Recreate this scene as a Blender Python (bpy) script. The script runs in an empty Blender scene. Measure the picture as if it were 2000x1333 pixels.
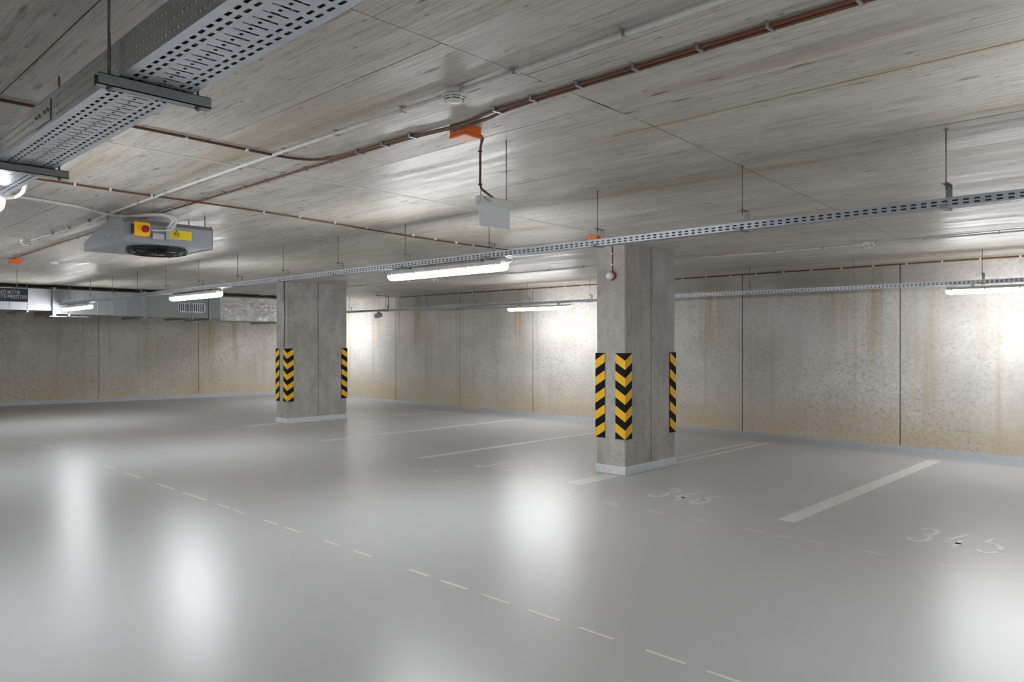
import bpy, bmesh, math, random
from mathutils import Vector, Matrix
random.seed(7)
scene = bpy.context.scene
C = scene.collection

# ------------------------------------------------------------------ camera, world, exposure
HC, H = 1.57, 2.70                       # camera height, ceiling height
FPX = 1453.96                            # focal length in pixels of a 2000 px wide frame
ANG = math.radians(133.917)              # heading
cam_d = bpy.data.cameras.new('camera'); cam_d.sensor_width = 36; cam_d.lens = FPX / 2000 * 36
cam_d.clip_start = 0.05; cam_d.clip_end = 200
cam = bpy.data.objects.new('camera', cam_d); C.objects.link(cam)
cam.location = (0, 0, HC); cam.rotation_euler = (math.pi/2, 0, ANG - math.pi/2)
scene.camera = cam
w = bpy.data.worlds.new('world'); scene.world = w; w.use_nodes = True
w.node_tree.nodes['Background'].inputs[0].default_value = (0.5, 0.5, 0.5, 1)
w.node_tree.nodes['Background'].inputs[1].default_value = 0.02
vs = scene.view_settings
vs.view_transform = 'Standard'; vs.look = 'None'; vs.gamma = 1; vs.use_curve_mapping = False
vs.exposure = 0.97
LAMP = 42.0                              # radiance of the luminaire diffusers

# ------------------------------------------------------------------ mesh helpers
class MB:
    def __init__(s): s.v = []; s.f = []; s.sm = []
    def quad(s, a, b, c, d): n = len(s.v); s.v += [a, b, c, d]; s.f.append((n, n+1, n+2, n+3)); s.sm.append(False)
    def box(s, x0, x1, y0, y1, z0, z1):
        n = len(s.v)
        s.v += [(x, y, z) for z in (z0, z1) for y in (y0, y1) for x in (x0, x1)]
        for f in ((0,2,3,1),(4,5,7,6),(0,1,5,4),(2,6,7,3),(0,4,6,2),(1,3,7,5)):
            s.f.append(tuple(n+i for i in f)); s.sm.append(False)
        return s
    def prism(s, pts, axis, a, b):
        """pts 2D polygon; extruded along axis from a to b (axis x: pts=(y,z); y: (x,z); z: (x,y))"""
        def P(p, t): return {'x': (t, p[0], p[1]), 'y': (p[0], t, p[1]), 'z': (p[0], p[1], t)}[axis]
        n = len(s.v); k = len(pts)
        s.v += [P(p, a) for p in pts] + [P(p, b) for p in pts]
        s.f.append(tuple(range(n+k-1, n-1, -1))); s.sm.append(False)
        s.f.append(tuple(range(n+k, n+2*k))); s.sm.append(False)
        for i in range(k):
            j = (i+1) % k
            s.f.append((n+i, n+j, n+k+j, n+k+i)); s.sm.append(False)
        return s
    def tube(s, pts, r, seg=8, smooth=True, caps=True):
        pts = [Vector(p) for p in pts]; rings = []
        up = None
        for i, p in enumerate(pts):
            t = (pts[min(i+1, len(pts)-1)] - pts[max(i-1, 0)]).normalized()
            if up is None:
                up = Vector((0,0,1)) if abs(t.z) < .9 else Vector((1,0,0))
            u = (up - t*up.dot(t))
            if u.length < 1e-4: u = t.orthogonal()
            u.normalize(); up = u; v = t.cross(u)
            n = len(s.v); rr = r[i] if isinstance(r, (list, tuple)) else r
            s.v += [tuple(p + (u*math.cos(2*math.pi*k/seg) + v*math.sin(2*math.pi*k/seg))*rr) for k in range(seg)]
            rings.append(n)
        for a, b in zip(rings, rings[1:]):
            for k in range(seg):
                j = (k+1) % seg
                s.f.append((a+k, a+j, b+j, b+k)); s.sm.append(smooth)
        if caps:
            s.f.append(tuple(rings[0]+k for k in range(seg-1, -1, -1))); s.sm.append(False)
            s.f.append(tuple(rings[-1]+k for k in range(seg))); s.sm.append(False)
        return s
    def lathe(s, prof, seg=24, origin=(0,0,0), axis='z'):
        """prof list of (r, h)"""
        n0 = len(s.v); ox, oy, oz = origin
        for r, h in prof:
            for k in range(seg):
                a = 2*math.pi*k/seg; c, d = r*math.cos(a), r*math.sin(a)
                s.v.append({'z': (ox+c, oy+d, oz+h), 'y': (ox+c, oy+h, oz+d), 'x': (ox+h, oy+c, oz+d)}[axis])
        for i in range(len(prof)-1):
            for k in range(seg):
                j = (k+1) % seg; a = n0+i*seg; b = a+seg
                s.f.append((a+k, a+j, b+j, b+k)); s.sm.append(True)
        s.f.append(tuple(n0+k for k in range(seg))); s.sm.append(False)
        m = n0+(len(prof)-1)*seg
        s.f.append(tuple(m+k for k in range(seg-1, -1, -1))); s.sm.append(False)
        return s
    def build(s, name, material, parent=None, bevel=0, loc=None):
        me = bpy.data.meshes.new(name); me.from_pydata(s.v, [], s.f); me.update()
        for p, q in zip(me.polygons, s.sm): p.use_smooth = q
        bm = bmesh.new(); bm.from_mesh(me); bmesh.ops.recalc_face_normals(bm, faces=bm.faces)
        if bevel:
            bmesh.ops.remove_doubles(bm, verts=bm.verts, dist=1e-6)
            bmesh.ops.bevel(bm, geom=[e for e in bm.edges if len(e.link_faces) == 2 and e.calc_face_angle(0) > .6],
                            offset=bevel, segments=2, affect='EDGES', profile=.5)
        bm.to_mesh(me); bm.free()
        return link(name, me, material, parent, loc)
def link(name, me, material, parent=None, loc=None):
    if material is not None and not me.materials: me.materials.append(material)
    o = bpy.data.objects.new(name, me); C.objects.link(o)
    if parent is not None: o.parent = parent
    if loc is not None: o.location = loc
    return o
def tag(o, label, cat, group=None):
    o['label'] = label; o['category'] = cat
    if group: o['group'] = group
    return o
def thing(name, label, cat, loc=(0,0,0), group=None):
    o = bpy.data.objects.new(name, None); C.objects.link(o); o.location = loc
    o.empty_display_size = .1
    return tag(o, label, cat, group)
def struct(o): o['kind'] = 'structure'; return o
def copy_tree(o, parent=None):
    c = o.copy(); C.objects.link(c); c.parent = parent
    for ch in list(o.children): copy_tree(ch, c)
    return c
def smooth_path(pts, n=8):
    P = [Vector(p) for p in pts]; out = []
    for i in range(len(P)-1):
        p0 = P[max(i-1,0)]; p1 = P[i]; p2 = P[i+1]; p3 = P[min(i+2,len(P)-1)]
        for k in range(n):
            t = k/n
            out.append(0.5*((2*p1)+(p2-p0)*t+(2*p0-5*p1+4*p2-p3)*t*t+(3*p1-p0-3*p2+p3)*t**3))
    return out+[P[-1]]

# ------------------------------------------------------------------ material helpers
class NT:
    def __init__(s, name):
        s.m = bpy.data.materials.new(name); s.m.use_nodes = True; s.t = s.m.node_tree
        s.b = s.t.nodes['Principled BSDF']; s._pos = None
    def n(s, typ, **kw):
        x = s.t.nodes.new('ShaderNode'+typ)
        for k, v in kw.items(): setattr(x, k, v)
        return x
    def l(s, a, b): s.t.links.new(a, b)
    def val(s, sock, v):
        if hasattr(v, 'node') or isinstance(v, bpy.types.NodeSocket): s.l(v, sock)
        else: sock.default_value = v
    @property
    def pos(s):
        if s._pos is None: s._pos = s.n('NewGeometry').outputs['Position']
        return s._pos
    def objpos(s): return s.n('TexCoord').outputs['Object']
    def scaled(s, sc, loc=(0,0,0), src=None):
        m = s.n('Mapping'); s.l(src or s.pos, m.inputs[0]); m.inputs['Scale'].default_value = sc; m.inputs['Location'].default_value = loc
        return m.outputs[0]
    def noise(s, sc, scale=1, detail=4, rough=.55, loc=(0,0,0), src=None, dist=0):
        x = s.n('TexNoise'); s.l(s.scaled(sc, loc, src), x.inputs['Vector'])
        x.inputs['Scale'].default_value = scale; x.inputs['Detail'].default_value = detail; x.inputs['Roughness'].default_value = rough
        x.inputs['Distortion'].default_value = dist
        return x.outputs['Fac']
    def voro(s, sc, loc=(0,0,0), src=None, rnd=1):
        x = s.n('TexVoronoi'); s.l(s.scaled(sc, loc, src), x.inputs['Vector']); x.inputs['Scale'].default_value = 1
        x.inputs['Randomness'].default_value = rnd
        return x.outputs['Distance'], x.outputs['Color']
    def ramp(s, fac, a, b, va=0., vb=1., smooth=True):
        x = s.n('MapRange', interpolation_type='SMOOTHSTEP' if smooth else 'LINEAR')
        s.l(fac, x.inputs['Value'])
        for k, v in (('From Min', a), ('From Max', b), ('To Min', va), ('To Max', vb)): x.inputs[k].default_value = v
        return x.outputs[0]
    def math(s, op, a, b=0., c=0.):
        x = s.n('Math', operation=op); s.val(x.inputs[0], a); s.val(x.inputs[1], b)
        if op == 'MULTIPLY_ADD': s.val(x.inputs[2], c)
        return x.outputs[0]
    def mix(s, fac, a, b, mode='MIX'):
        x = s.n('Mix', data_type='RGBA', blend_type=mode)
        s.val(x.inputs[0], fac)
        for i, v in ((6, a), (7, b)):
            if isinstance(v, tuple): x.inputs[i].default_value = (*v, 1) if len(v) == 3 else v
            else: s.l(v, x.inputs[i])
        return x.outputs[2]
    def sep(s, src=None):
        x = s.n('SeparateXYZ'); s.l(src or s.pos, x.inputs[0]); return x.outputs
    def bump(s, h, strength, dist=.01):
        x = s.n('Bump'); x.inputs['Strength'].default_value = strength; x.inputs['Distance'].default_value = dist
        s.l(h, x.inputs['Height']); s.l(x.outputs[0], s.b.inputs['Normal'])
    def out(s, col=None, rough=None, metal=None, spec=None):
        if col is not None:
            if isinstance(col, tuple): s.b.inputs['Base Color'].default_value = (*col, 1)
            else: s.l(col, s.b.inputs['Base Color'])
        if rough is not None: s.val(s.b.inputs['Roughness'], rough)
        if metal is not None: s.b.inputs['Metallic'].default_value = metal
        if spec is not None: s.b.inputs['Specular IOR Level'].default_value = spec
        return s.m
def plain(name, col, rough=.5, metal=0., var=.08, spec=None):
    q = NT(name); n = q.noise((18,18,18), detail=3, src=q.objpos())
    f = q.ramp(n, .3, .7, 1-var, 1+var)
    c = q.mix(1., col, q.rgb(f) if hasattr(q, 'rgb') else f, 'MULTIPLY')
    return q.out(c, rough, metal, spec)

# --- concrete ceiling: plywood-cast, grain along X
def m_ceiling():
    q = NT('ceiling_concrete')
    info = q.n('ObjectInfo').outputs['Random']
    off = q.n('CombineXYZ'); q.l(q.math('MULTIPLY', info, 17.), off.inputs[0]); q.l(q.math('MULTIPLY', info, 31.), off.inputs[1])
    add = q.n('VectorMath', operation='ADD'); q.l(q.pos, add.inputs[0]); q.l(off.outputs[0], add.inputs[1])
    P = add.outputs[0]
    g1 = q.noise((.7, 9, 1), detail=7, rough=.62, src=P)          # long grain
    g2 = q.noise((3, 55, 1), detail=4, rough=.6, src=P)           # fine grain
    big = q.noise((.45, .8, 1), detail=3)
    c = q.mix(q.ramp(q.math('ADD', q.math('MULTIPLY', g1, .65), q.math('MULTIPLY', q.noise((2.2, 4.5, 1), detail=7, rough=.68, loc=(5,5,0)), .35)), .34, .66), (.425, .39, .33), (.64, .597, .525))
    c = q.mix(q.ramp(big, .35, .7), c, q.mix(.5, c, (.62, .60, .565)))
    c = q.mix(q.ramp(g2, .30, .48, .55, 0.), c, (.24, .215, .185))
    mo = q.noise((9, 20, 1), detail=8, rough=.75, loc=(2,6,0))
    c = q.mix(q.ramp(mo, .52, .66, 0., .48), c, (.30, .27, .23))
    crk = q.math('MULTIPLY', q.ramp(q.math('ABSOLUTE', q.math('SUBTRACT', q.noise((.5, 16, 1), detail=5, rough=.6, src=P, loc=(4,4,0)), .5)), .006, .016, 1., 0.), q.ramp(q.noise((1.2, 3, 1), detail=2, loc=(6,2,0)), .42, .58))
    c = q.mix(q.math('MULTIPLY', crk, .5), c, (.19, .17, .145))
    tan = q.math('MULTIPLY', q.ramp(q.noise((.22, 2.6, 1), detail=5, loc=(3,5,0)), .56, .70), q.ramp(g1, .35, .6, .25, .75))
    c = q.mix(tan, c, (.40, .31, .20))
    yel = q.math('MULTIPLY', q.ramp(q.noise((.16, 3.2, 1), detail=4, loc=(9,1,0)), .60, .72), .45)
    c = q.mix(yel, c, (.46, .42, .20))
    pale = q.math('MULTIPLY', q.ramp(q.noise((.8, 3.0, 1), detail=6, loc=(1,8,0)), .57, .68), .55)
    c = q.mix(pale, c, (.62, .61, .585))
    d, vc = q.voro((3.2, 14, 1), src=P)
    sel = q.ramp(q.sep(vc)[0], .70, .74)
    kn = q.math('MULTIPLY', q.ramp(q.math('ADD', d, q.math('MULTIPLY', q.math('SUBTRACT', g2, .5), .35)), .10, .24, 1., 0.), sel)
    c = q.mix(q.math('MULTIPLY', kn, .8), c, (.15, .13, .105))
    d2, vc2 = q.voro((9, 26, 1))
    k2 = q.math('MULTIPLY', q.ramp(d2, .10, .2, 1., 0.), q.ramp(q.sep(vc2)[1], .70, .74))
    c = q.mix(q.math('MULTIPLY', k2, .75), c, (.15, .13, .105))
    tint = q.ramp(info, 0, 1, .95, 1.04, False)
    c = q.mix(1., c, q.n_val(tint), 'MULTIPLY')
    q.bump(q.math('ADD', g1, q.math('MULTIPLY', g2, .6)), .5, .006)
    return q.out(c, q.ramp(g1, .3, .7, .36, .58), spec=.5)
def n_val(s, f):
    x = s.n('CombineColor'); [s.l(f, x.inputs[i]) for i in range(3)]; return x.outputs[0]
NT.n_val = n_val; NT.rgb = n_val

# --- cast walls: pours, vertical runs, tan foot, pits.  axis = world axis that runs along the wall
def m_wall(name, axis, stains=(), warm=0., topband=True, foot_k=.9, grey=0., gain=1.):
    q = NT(name)
    X, Y, Z = q.sep(); U = X if axis == 'x' else Y
    sc = (lambda a, b: (a, a, b))
    big = q.noise(sc(.8, .9), detail=5, rough=.6)
    c = q.mix(q.ramp(big, .3, .72), (.53, .505, .46), (.70, .68, .645))
    run = q.noise(sc(5.5, .22), detail=5, rough=.6, loc=(2,2,0))
    c = q.mix(q.ramp(run, .52, .70, 0., .55), c, (.50, .41, .29))
    run2 = q.noise(sc(13, .35), detail=3, loc=(7,3,0))
    c = q.mix(q.ramp(run2, .5, .66, 0., .35), c, (.64, .625, .60))
    foot = q.math('MULTIPLY', q.ramp(Z, .95, .05, 0., 1.), q.ramp(q.noise(sc(1.1, 1.6), detail=5, loc=(4,0,0)), .3, .6, .35, .95))
    c = q.mix(q.math('MULTIPLY', foot, foot_k), c, (.60, .49, .335))
    if grey: c = q.mix(grey, c, q.mix(q.ramp(q.noise((3.2,3.2,1.6), detail=7, rough=.68), .36, .64), (.25, .245, .225), (.43, .425, .40)))
    if warm: c = q.mix(warm, c, (.52, .435, .315))
    for x0, wd, z0, z1, k in stains:
        dx = q.math('ADD', q.math('SUBTRACT', U, x0), q.math('MULTIPLY', q.math('SUBTRACT', q.noise((3,3,1.5), detail=3), .5), wd*1.2))
        m = q.ramp(q.math('ABSOLUTE', dx), wd*.25, wd, 1., 0.)
        m = q.math('MULTIPLY', m, q.ramp(Z, z0, z1, 0., 1.))
        m = q.math('MULTIPLY', m, q.ramp(q.noise(sc(22, .6), detail=4), .3, .62, .15, 1.))
        c = q.mix(q.math('MULTIPLY', m, k), c, (.42, .31, .17))
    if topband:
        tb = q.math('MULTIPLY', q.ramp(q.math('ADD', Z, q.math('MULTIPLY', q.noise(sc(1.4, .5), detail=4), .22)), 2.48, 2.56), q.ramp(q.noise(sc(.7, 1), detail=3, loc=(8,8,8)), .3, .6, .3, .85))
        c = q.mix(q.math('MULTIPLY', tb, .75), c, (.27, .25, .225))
    d, vc = q.voro((26, 26, 26))
    pit = q.math('MULTIPLY', q.ramp(d, .10, .24, 1., 0.), q.ramp(q.sep(vc)[0], .72, .76))
    msk = q.ramp(q.noise(sc(1.0, 1.0), detail=3, loc=(11,0,5)), .38, .62, .25, .85)
    c = q.mix(q.math('MULTIPLY', pit, msk), c, (.20, .175, .145))
    mott = q.noise(sc(16, 20), detail=9, rough=.78)
    mk2 = q.ramp(q.noise(sc(.9, .7), detail=3, loc=(1,9,2)), .35, .6, .35, 1.)
    c = q.mix(q.math('MULTIPLY', q.ramp(mott, .47, .63, 0., .62), mk2), c, (.30, .265, .22))
    if gain != 1.: c = q.mix(1., c, (gain, gain, gain), 'MULTIPLY')
    q.bump(mott, .18, .005)
    return q.out(c, .62, spec=.4)

def m_floor():
    q = NT('floor_coating')
    n1 = q.noise((.5,.5,.5), detail=4); n2 = q.noise((6,6,6), detail=6, rough=.65)
    c = q.mix(q.ramp(n1, .3, .7), (.408, .414, .421), (.435, .441, .449))
    c = q.mix(q.ramp(q.noise((1.5,4,1), detail=6, rough=.65), .5, .8, 0., .12), c, (.38, .383, .383))
    d, vc = q.voro((1.1, 1.7, 1), loc=(.3,.1,0))
    sp = q.math('MULTIPLY', q.ramp(q.math('ADD', d, q.math('MULTIPLY', n2, .08)), .045, .07, 1., 0.), q.ramp(q.sep(vc)[0], .80, .82))
    c = q.mix(q.math('MULTIPLY', sp, .30), c, (.30, .29, .28))
    d2, vc2 = q.voro((4.5, 3.2, 1), loc=(5,2,0))
    sp2 = q.math('MULTIPLY', q.ramp(d2, .03, .05, 1., 0.), q.ramp(q.sep(vc2)[1], .90, .91))
    c = q.mix(q.math('MULTIPLY', sp2, .6), c, (.15, .145, .14))
    # faint tyre sweeps in the aisle
    fine = q.noise((240,240,240), detail=2)
    wav = q.noise((1.6, 5, 1), detail=4)
    q.bump(q.math('ADD', q.math('MULTIPLY', fine, .5), q.math('MULTIPLY', wav, 1.2)), .10, .004)
    return q.out(c, .30, spec=.38)

def m_galv(name, col=(.60,.63,.66), rough=.42, spang=.12, metal=.85):
    q = NT(name)
    d, vc = q.voro((40,40,40), src=q.objpos())
    f = q.ramp(q.sep(vc)[0], 0, 1, 1-spang, 1+spang, False)
    c = q.mix(1., col, q.n_val(f), 'MULTIPLY')
    n = q.noise((3,3,3), detail=4, src=q.objpos())
    return q.out(c, rough, metal)
def m_foil():
    q = NT('foil_wrap')
    n = q.noise((5,7,9), detail=6, rough=.6, dist=.8); d, _ = q.voro((6,6,9))
    q.bump(q.math('ADD', n, q.math('MULTIPLY', d, .5)), 1., .06)
    d2, vc = q.voro((7, 5, 8), loc=(1,2,3))
    k = q.math('MULTIPLY', q.ramp(d2, .1, .18, 1., 0.), q.ramp(q.sep(vc)[0], .7, .74))
    c = q.mix(q.math('MULTIPLY', k, .8), (.95,.96,.97), (.10,.10,.10))
    return q.out(c, .32, .72)
def m_emit(name, col, s):
    q = NT(name); q.b.inputs['Emission Color'].default_value = (*col, 1); q.b.inputs['Emission Strength'].default_value = s
    return q.out((.9,.9,.9), .4)

M = dict(
    ceiling=m_ceiling(),
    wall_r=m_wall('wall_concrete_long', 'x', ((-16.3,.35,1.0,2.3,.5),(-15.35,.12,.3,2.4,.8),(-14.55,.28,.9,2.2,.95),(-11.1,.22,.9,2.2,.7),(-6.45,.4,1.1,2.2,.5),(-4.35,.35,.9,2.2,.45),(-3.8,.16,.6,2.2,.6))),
    wall_l=m_wall('wall_concrete_side', 'y', ((9.1,.28,.2,1.9,.7),(9.75,.12,.2,1.9,.7)), warm=.15, topband=False, gain=1.27),
    column=m_wall('column_concrete', 'x', topband=False, foot_k=.1, grey=.7),
    floor=m_floor(),
    galv=m_galv('galvanised_tray', (.53,.575,.625), .33, .03, 1.), galv_slot=m_galv('galvanised_slotted', (.56,.60,.65), .44, .03, .8),
    galv_dark=m_galv('galvanised_strut', (.36,.38,.38), .5, .04),
    galv_duct=m_galv('galvanised_duct', (.42,.44,.46), .46, .03),
    galv_fan=m_galv('fan_casing', (.34,.355,.37), .5, .03, .55),
    rod=plain('rod_steel', (.30,.29,.27), .45, .7),
    foil=m_foil(),
    lamp=m_emit('lamp_diffuser', (.975, .985, 1.), LAMP),
    lamp_body=plain('lamp_housing', (.60,.60,.60), .5),
    latch=plain('lamp_latch', (.32,.32,.33), .5),
    line=plain('floor_paint', (.62,.605,.58), .42, var=.04),
    line_faint=plain('floor_paint_worn', (.56,.555,.54), .36, var=.04),
    kerb=plain('kerb_coating', (.66,.685,.71), .4),
    gutter=plain('gutter_coating', (.36,.385,.42), .38),
    yellow=plain('guard_yellow', (.88,.50,.015), .5, var=.04), black=plain('guard_black', (.007,.007,.007), .7, spec=.2),
    brown=plain('cable_brown', (.155,.062,.036), .42), grey_pipe=plain('conduit_grey', (.66,.66,.65), .4),
    white=plain('white_plastic', (.78,.78,.76), .4, var=.02), whiteclip=plain('clip_white', (.72,.71,.68), .5),
    offwhite=plain('sign_white', (.80,.82,.85), .45, var=.02), clip=plain('clip_metal', (.45,.45,.46), .35, .8),
    dark=plain('dark_slot', (.03,.03,.03), .6), orange=plain('box_orange', (.80,.17,.02), .45, var=.04),
    isol=plain('isolator_yellow', (.93,.50,.01), .42, var=.02), red=plain('red_knob', (.30,.008,.012), .3),
    beacon=plain('beacon_red', (.42,.02,.03), .3), signbg=plain('sign_dark', (.030,.030,.055), .5, var=.02),
    signtx=plain('sign_text', (.55,.55,.60), .5, var=.02), warn=plain('warning_yellow', (.80,.62,.01), .45, var=.02),
    mesh=plain('guard_mesh', (.02,.02,.022), .35, .6), cable=plain('cable_dark', (.03,.03,.03), .5),
    plate=plain('name_plate', (.30,.31,.36), .4), fin=plain('cement_fin', (.56,.55,.52), .6),
    ctrl=plain('control_box', (.45,.47,.48), .5),
)

# ================================================================== STRUCTURE
X0, X1, Y0, Y1 = -28.0, 15.0, -18.0, 11.75
LM = .1985; LX0 = -21.35 - LM*4.37               # left wall line: X = LX0 + LM*Y
def lx(y): return LX0 + LM*y
floor = struct(MB().box(X0, X1, Y0, 10.98, -.2, 0).build('floor', M['floor']))
g = MB(); gx = (X0, X1)
prof = [(10.98, 0), (11.25, -.012), (11.6, -.008), (11.70, .012), (11.76, .05), (11.76, -.2), (10.98, -.2)]
struct(g.prism(prof, 'x', X0, X1).build('trim_1', M['gutter']))

# painted bay lines, worn dashes and numbers on the floor
def strip(name, x0, x1, y0, y1, m, z=.0015): return MB().box(x0, x1, y0, y1, 0, z).build(name, m, floor)
strip('bay_line', -2.86, -2.70, 6.33, 10.93, M['line'])
strip('bay_line', -5.37, -5.27, 8.25, 10.97, M['line']); strip('bay_line', -5.17, -5.07, 8.25, 10.97, M['line'])
strip('bay_line', -5.30, -5.08, 6.34, 7.08, M['line'])
strip('bay_line', -7.86, -7.74, 6.32, 10.95, M['line'])
strip('bay_line', -10.30, -10.18, 6.32, 10.95, M['line'])
strip('bay_line', -12.62, -12.50, 8.7, 10.97, M['line'])
strip('bay_line', -13.15, -12.90, 6.45, 7.12, M['line'])
strip('wheel_line', -2.7, -.2, 10.935, 10.965, M['line_faint']); strip('wheel_line', -5.05, -2.9, 10.935, 10.965, M['line_faint'])
for a, b in [(-13.6,-13.2),(-12.9,-12.4),(-12.1,-11.6),(-11.3,-10.9),(-10.2,-9.85),(-9.4,-8.97),(-8.48,-8.0),(-7.8,-7.26),(-6.99,-6.75),(-6.67,-6.44),(-6.08,-5.87),(-5.72,-5.47),(-5.13,-4.93),(-4.72,-4.5),
             (-4.05,-3.83),(-3.72,-3.46),(-3.33,-3.08),(-2.94,-2.70),(-2.56,-2.33),(-2.13,-1.90),(-1.785,-1.55)]:
    strip('dash', a, b, 3.178, 3.202, M['line'])
for a, b in [(-9.22,-9.0),(-7.76,-7.6),(-6.9,-6.68),(-6.46,-6.22),(-5.6,-5.4),(-4.9,-4.7),(-4.4,-4.2),(-3.91,-3.70),(-3.40,-3.25),(-2.905,-2.73),(-2.61,-2.50),(-2.41,-2.25),(-1.97,-1.80),(-1.485,-1.33)]:
    strip('dash', a, b, 5.808, 5.835, M['line_faint'])
STROKES = {   # unit box 1 x 1
 '3': [[(.05,.86),(.25,.99),(.62,.99),(.86,.84),(.84,.66),(.62,.55)],[(.38,.53),(.62,.53)],[(.66,.51),(.92,.36),(.90,.13),(.66,.01),(.28,.01),(.02,.16)]],
 '4': [[(.62,.99),(.10,.40)],[(.04,.30),(.96,.30)],[(.68,.55),(.68,.0)]],
 '5': [[(.90,.98),(.22,.98),(.14,.58)],[(.20,.56),(.55,.64),(.86,.50),(.94,.30)],[(.92,.20),(.70,.02),(.36,.0),(.04,.14)]],
 '6': [[(.80,.99),(.46,.80),(.16,.50),(.08,.26)],[(.10,.18),(.32,.01),(.66,.01),(.90,.18),(.90,.36),(.68,.52),(.40,.52),(.20,.42)]],
 '7': [[(.04,.97),(.94,.97)],[(.92,.90),(.40,.0)]],
}
def ribbon(mb, pts, wd, z):
    P = [Vector((p[0], p[1])) for p in pts]; L = []; R = []
    for i, p in enumerate(P):
        t = (P[min(i+1,len(P)-1)]-P[max(i-1,0)]).normalized(); n = Vector((-t.y, t.x))*wd/2
        L.append(p+n); R.append(p-n)
    for i in range(len(P)-1):
        mb.prism([(R[i].x,R[i].y),(R[i+1].x,R[i+1].y),(L[i+1].x,L[i+1].y),(L[i].x,L[i].y)], 'z', 0, z)
def digit(ch, x, y, wd, ht, m, sw=.05):
    mb = MB()
    for st in STROKES[ch]: ribbon(mb, [(p[0]*wd, p[1]*ht) for p in st], sw, .0015)
    return mb.build('bay_digit', m, floor, loc=(x, y, 0))
for xs, txt, m in ((-4.27, '346', M['line']), (-1.85, '345', M['line']), (-6.82, '347', M['line'])):
    for i, ch in enumerate(txt): digit(ch, xs + i*.235, 6.40, .155, .50, m, .042)

# ceiling: slab + plywood-sized cast panels with recessed joints
ceil = struct(MB().box(X0, X1, Y0, Y1+.3, H+.008, H+.3).build('ceiling', M['ceiling']))
def jx(i, y):          # joint lines across the ceiling; the one over the aisle runs a little askew
    if i == 0: return -2.15 - max(0, y-3)*.081
    base = [None, -4.60, -7.05, -9.5, -11.95, -14.4, -16.85, -19.3, -21.75, -24.2, -28.0]
    return base[i] - (max(0, y-3)*.05 if i == 1 else 0)
GAP = .0028
def panel(x00, x01, x10, x11, y0, y1):
    # (x00,x01) edges at y0, (x10,x11) edges at y1
    mb = MB(); mb.prism([(x00+GAP,y0+GAP),(x01-GAP,y0+GAP),(x11-GAP,y1-GAP),(x10+GAP,y1-GAP)], 'z', H, H+.012)
    mb.build('ceiling_panel', M['ceiling'], ceil)
ysl = [Y0, -5.29, -3.25, -1.21, -.19, .83, 1.85, 2.87, 3.89, 4.91, 5.93, 6.95, 7.97, 8.99, 10.01, 11.03, Y1]
ysr = [Y0, -5, -2.78, -1.76, -.74, .28, 1.30, 2.32, 3.345, 4.365, 5.385, 6.405, 7.425, 8.445, 9.465, 10.485, Y1]
for a, b in zip(ysr, ysr[1:]):
    panel(jx(0,a), .30, jx(0,b), .30, a, b); panel(.30, 2.75, .30, 2.75, a, b)
    panel(2.75, X1, 2.75, X1, a, b)
for i in range(10):
    off = 0 if i == 0 else (.34, .68, 0)[i % 3]
    ys = [Y0] + [y+off for y in ysl[1:-1]] + [Y1]
    for a, b in zip(ys, ys[1:]): panel(jx(i+1,a), jx(i,a), jx(i+1,b), jx(i,b), a, b)
for i in (1, 3):       # pale cement fins squeezed out at two joints
    mb = MB(); ys = [1.0+.5*k for k in range(20)]
    for a, b in zip(ys, ys[1:]):
        wa, wb = .012+.018*abs(math.sin(a*2.3)), .012+.018*abs(math.sin(b*2.3))
        mb.prism([(jx(i,a)-wa,a),(jx(i,a)+wa,a),(jx(i,b)+wb,b),(jx(i,b)-wb,b)], 'z', H-.002, H+.002)
    mb.build('cement_fin', M['fin'], ceil)

MB().box(-2.45, 1.6, 3.338, 3.352, H-.0012, H+.004).build('joint_filler', plain('joint_filler', (.36,.30,.11), .6), ceil)
MB().box(-2.2, 1.6, 4.360, 4.368, H-.0008, H+.004).build('joint_filler', bpy.data.materials['joint_filler'], ceil)

# long wall behind the columns, cast in bays
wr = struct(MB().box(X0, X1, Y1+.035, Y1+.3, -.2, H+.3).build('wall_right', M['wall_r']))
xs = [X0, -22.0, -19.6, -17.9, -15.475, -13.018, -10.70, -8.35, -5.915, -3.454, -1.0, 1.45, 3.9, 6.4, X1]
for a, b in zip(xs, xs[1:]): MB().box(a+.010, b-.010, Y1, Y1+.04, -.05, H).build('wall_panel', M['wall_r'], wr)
# side wall behind the duct, a little out of square
def lpan(name, y0, y1, o0, o1, z0, z1, m, parent=None):
    mb = MB(); mb.prism([(lx(y0)+o0,y0),(lx(y1)+o0,y1),(lx(y1)+o1,y1),(lx(y0)+o1,y0)], 'z', z0, z1); return mb.build(name, m, parent)
wl = struct(lpan('wall_left', Y0, Y1, -.3, -.035, -.2, H+.3, M['wall_l']))
ys = [Y0, -3.2, -.8, 1.6, 4.02, 6.423, 8.798, Y1]
for a, b in zip(ys, ys[1:]): lpan('wall_panel', a+.010, b-.010, -.04, 0, -.05, H, M['wall_l'], wl)
struct(lpan('baseboard_left', Y0, Y1, 0, .035, 0, .10, M['kerb']))
struct(MB().box(X0, X1, Y0-.3, Y0, -.2, H+.3).build('wall_back', M['wall_r']))
struct(MB().box(X1, X1+.3, Y0, Y1, -.2, H+.3).build('wall_front', M['wall_l']))

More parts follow.
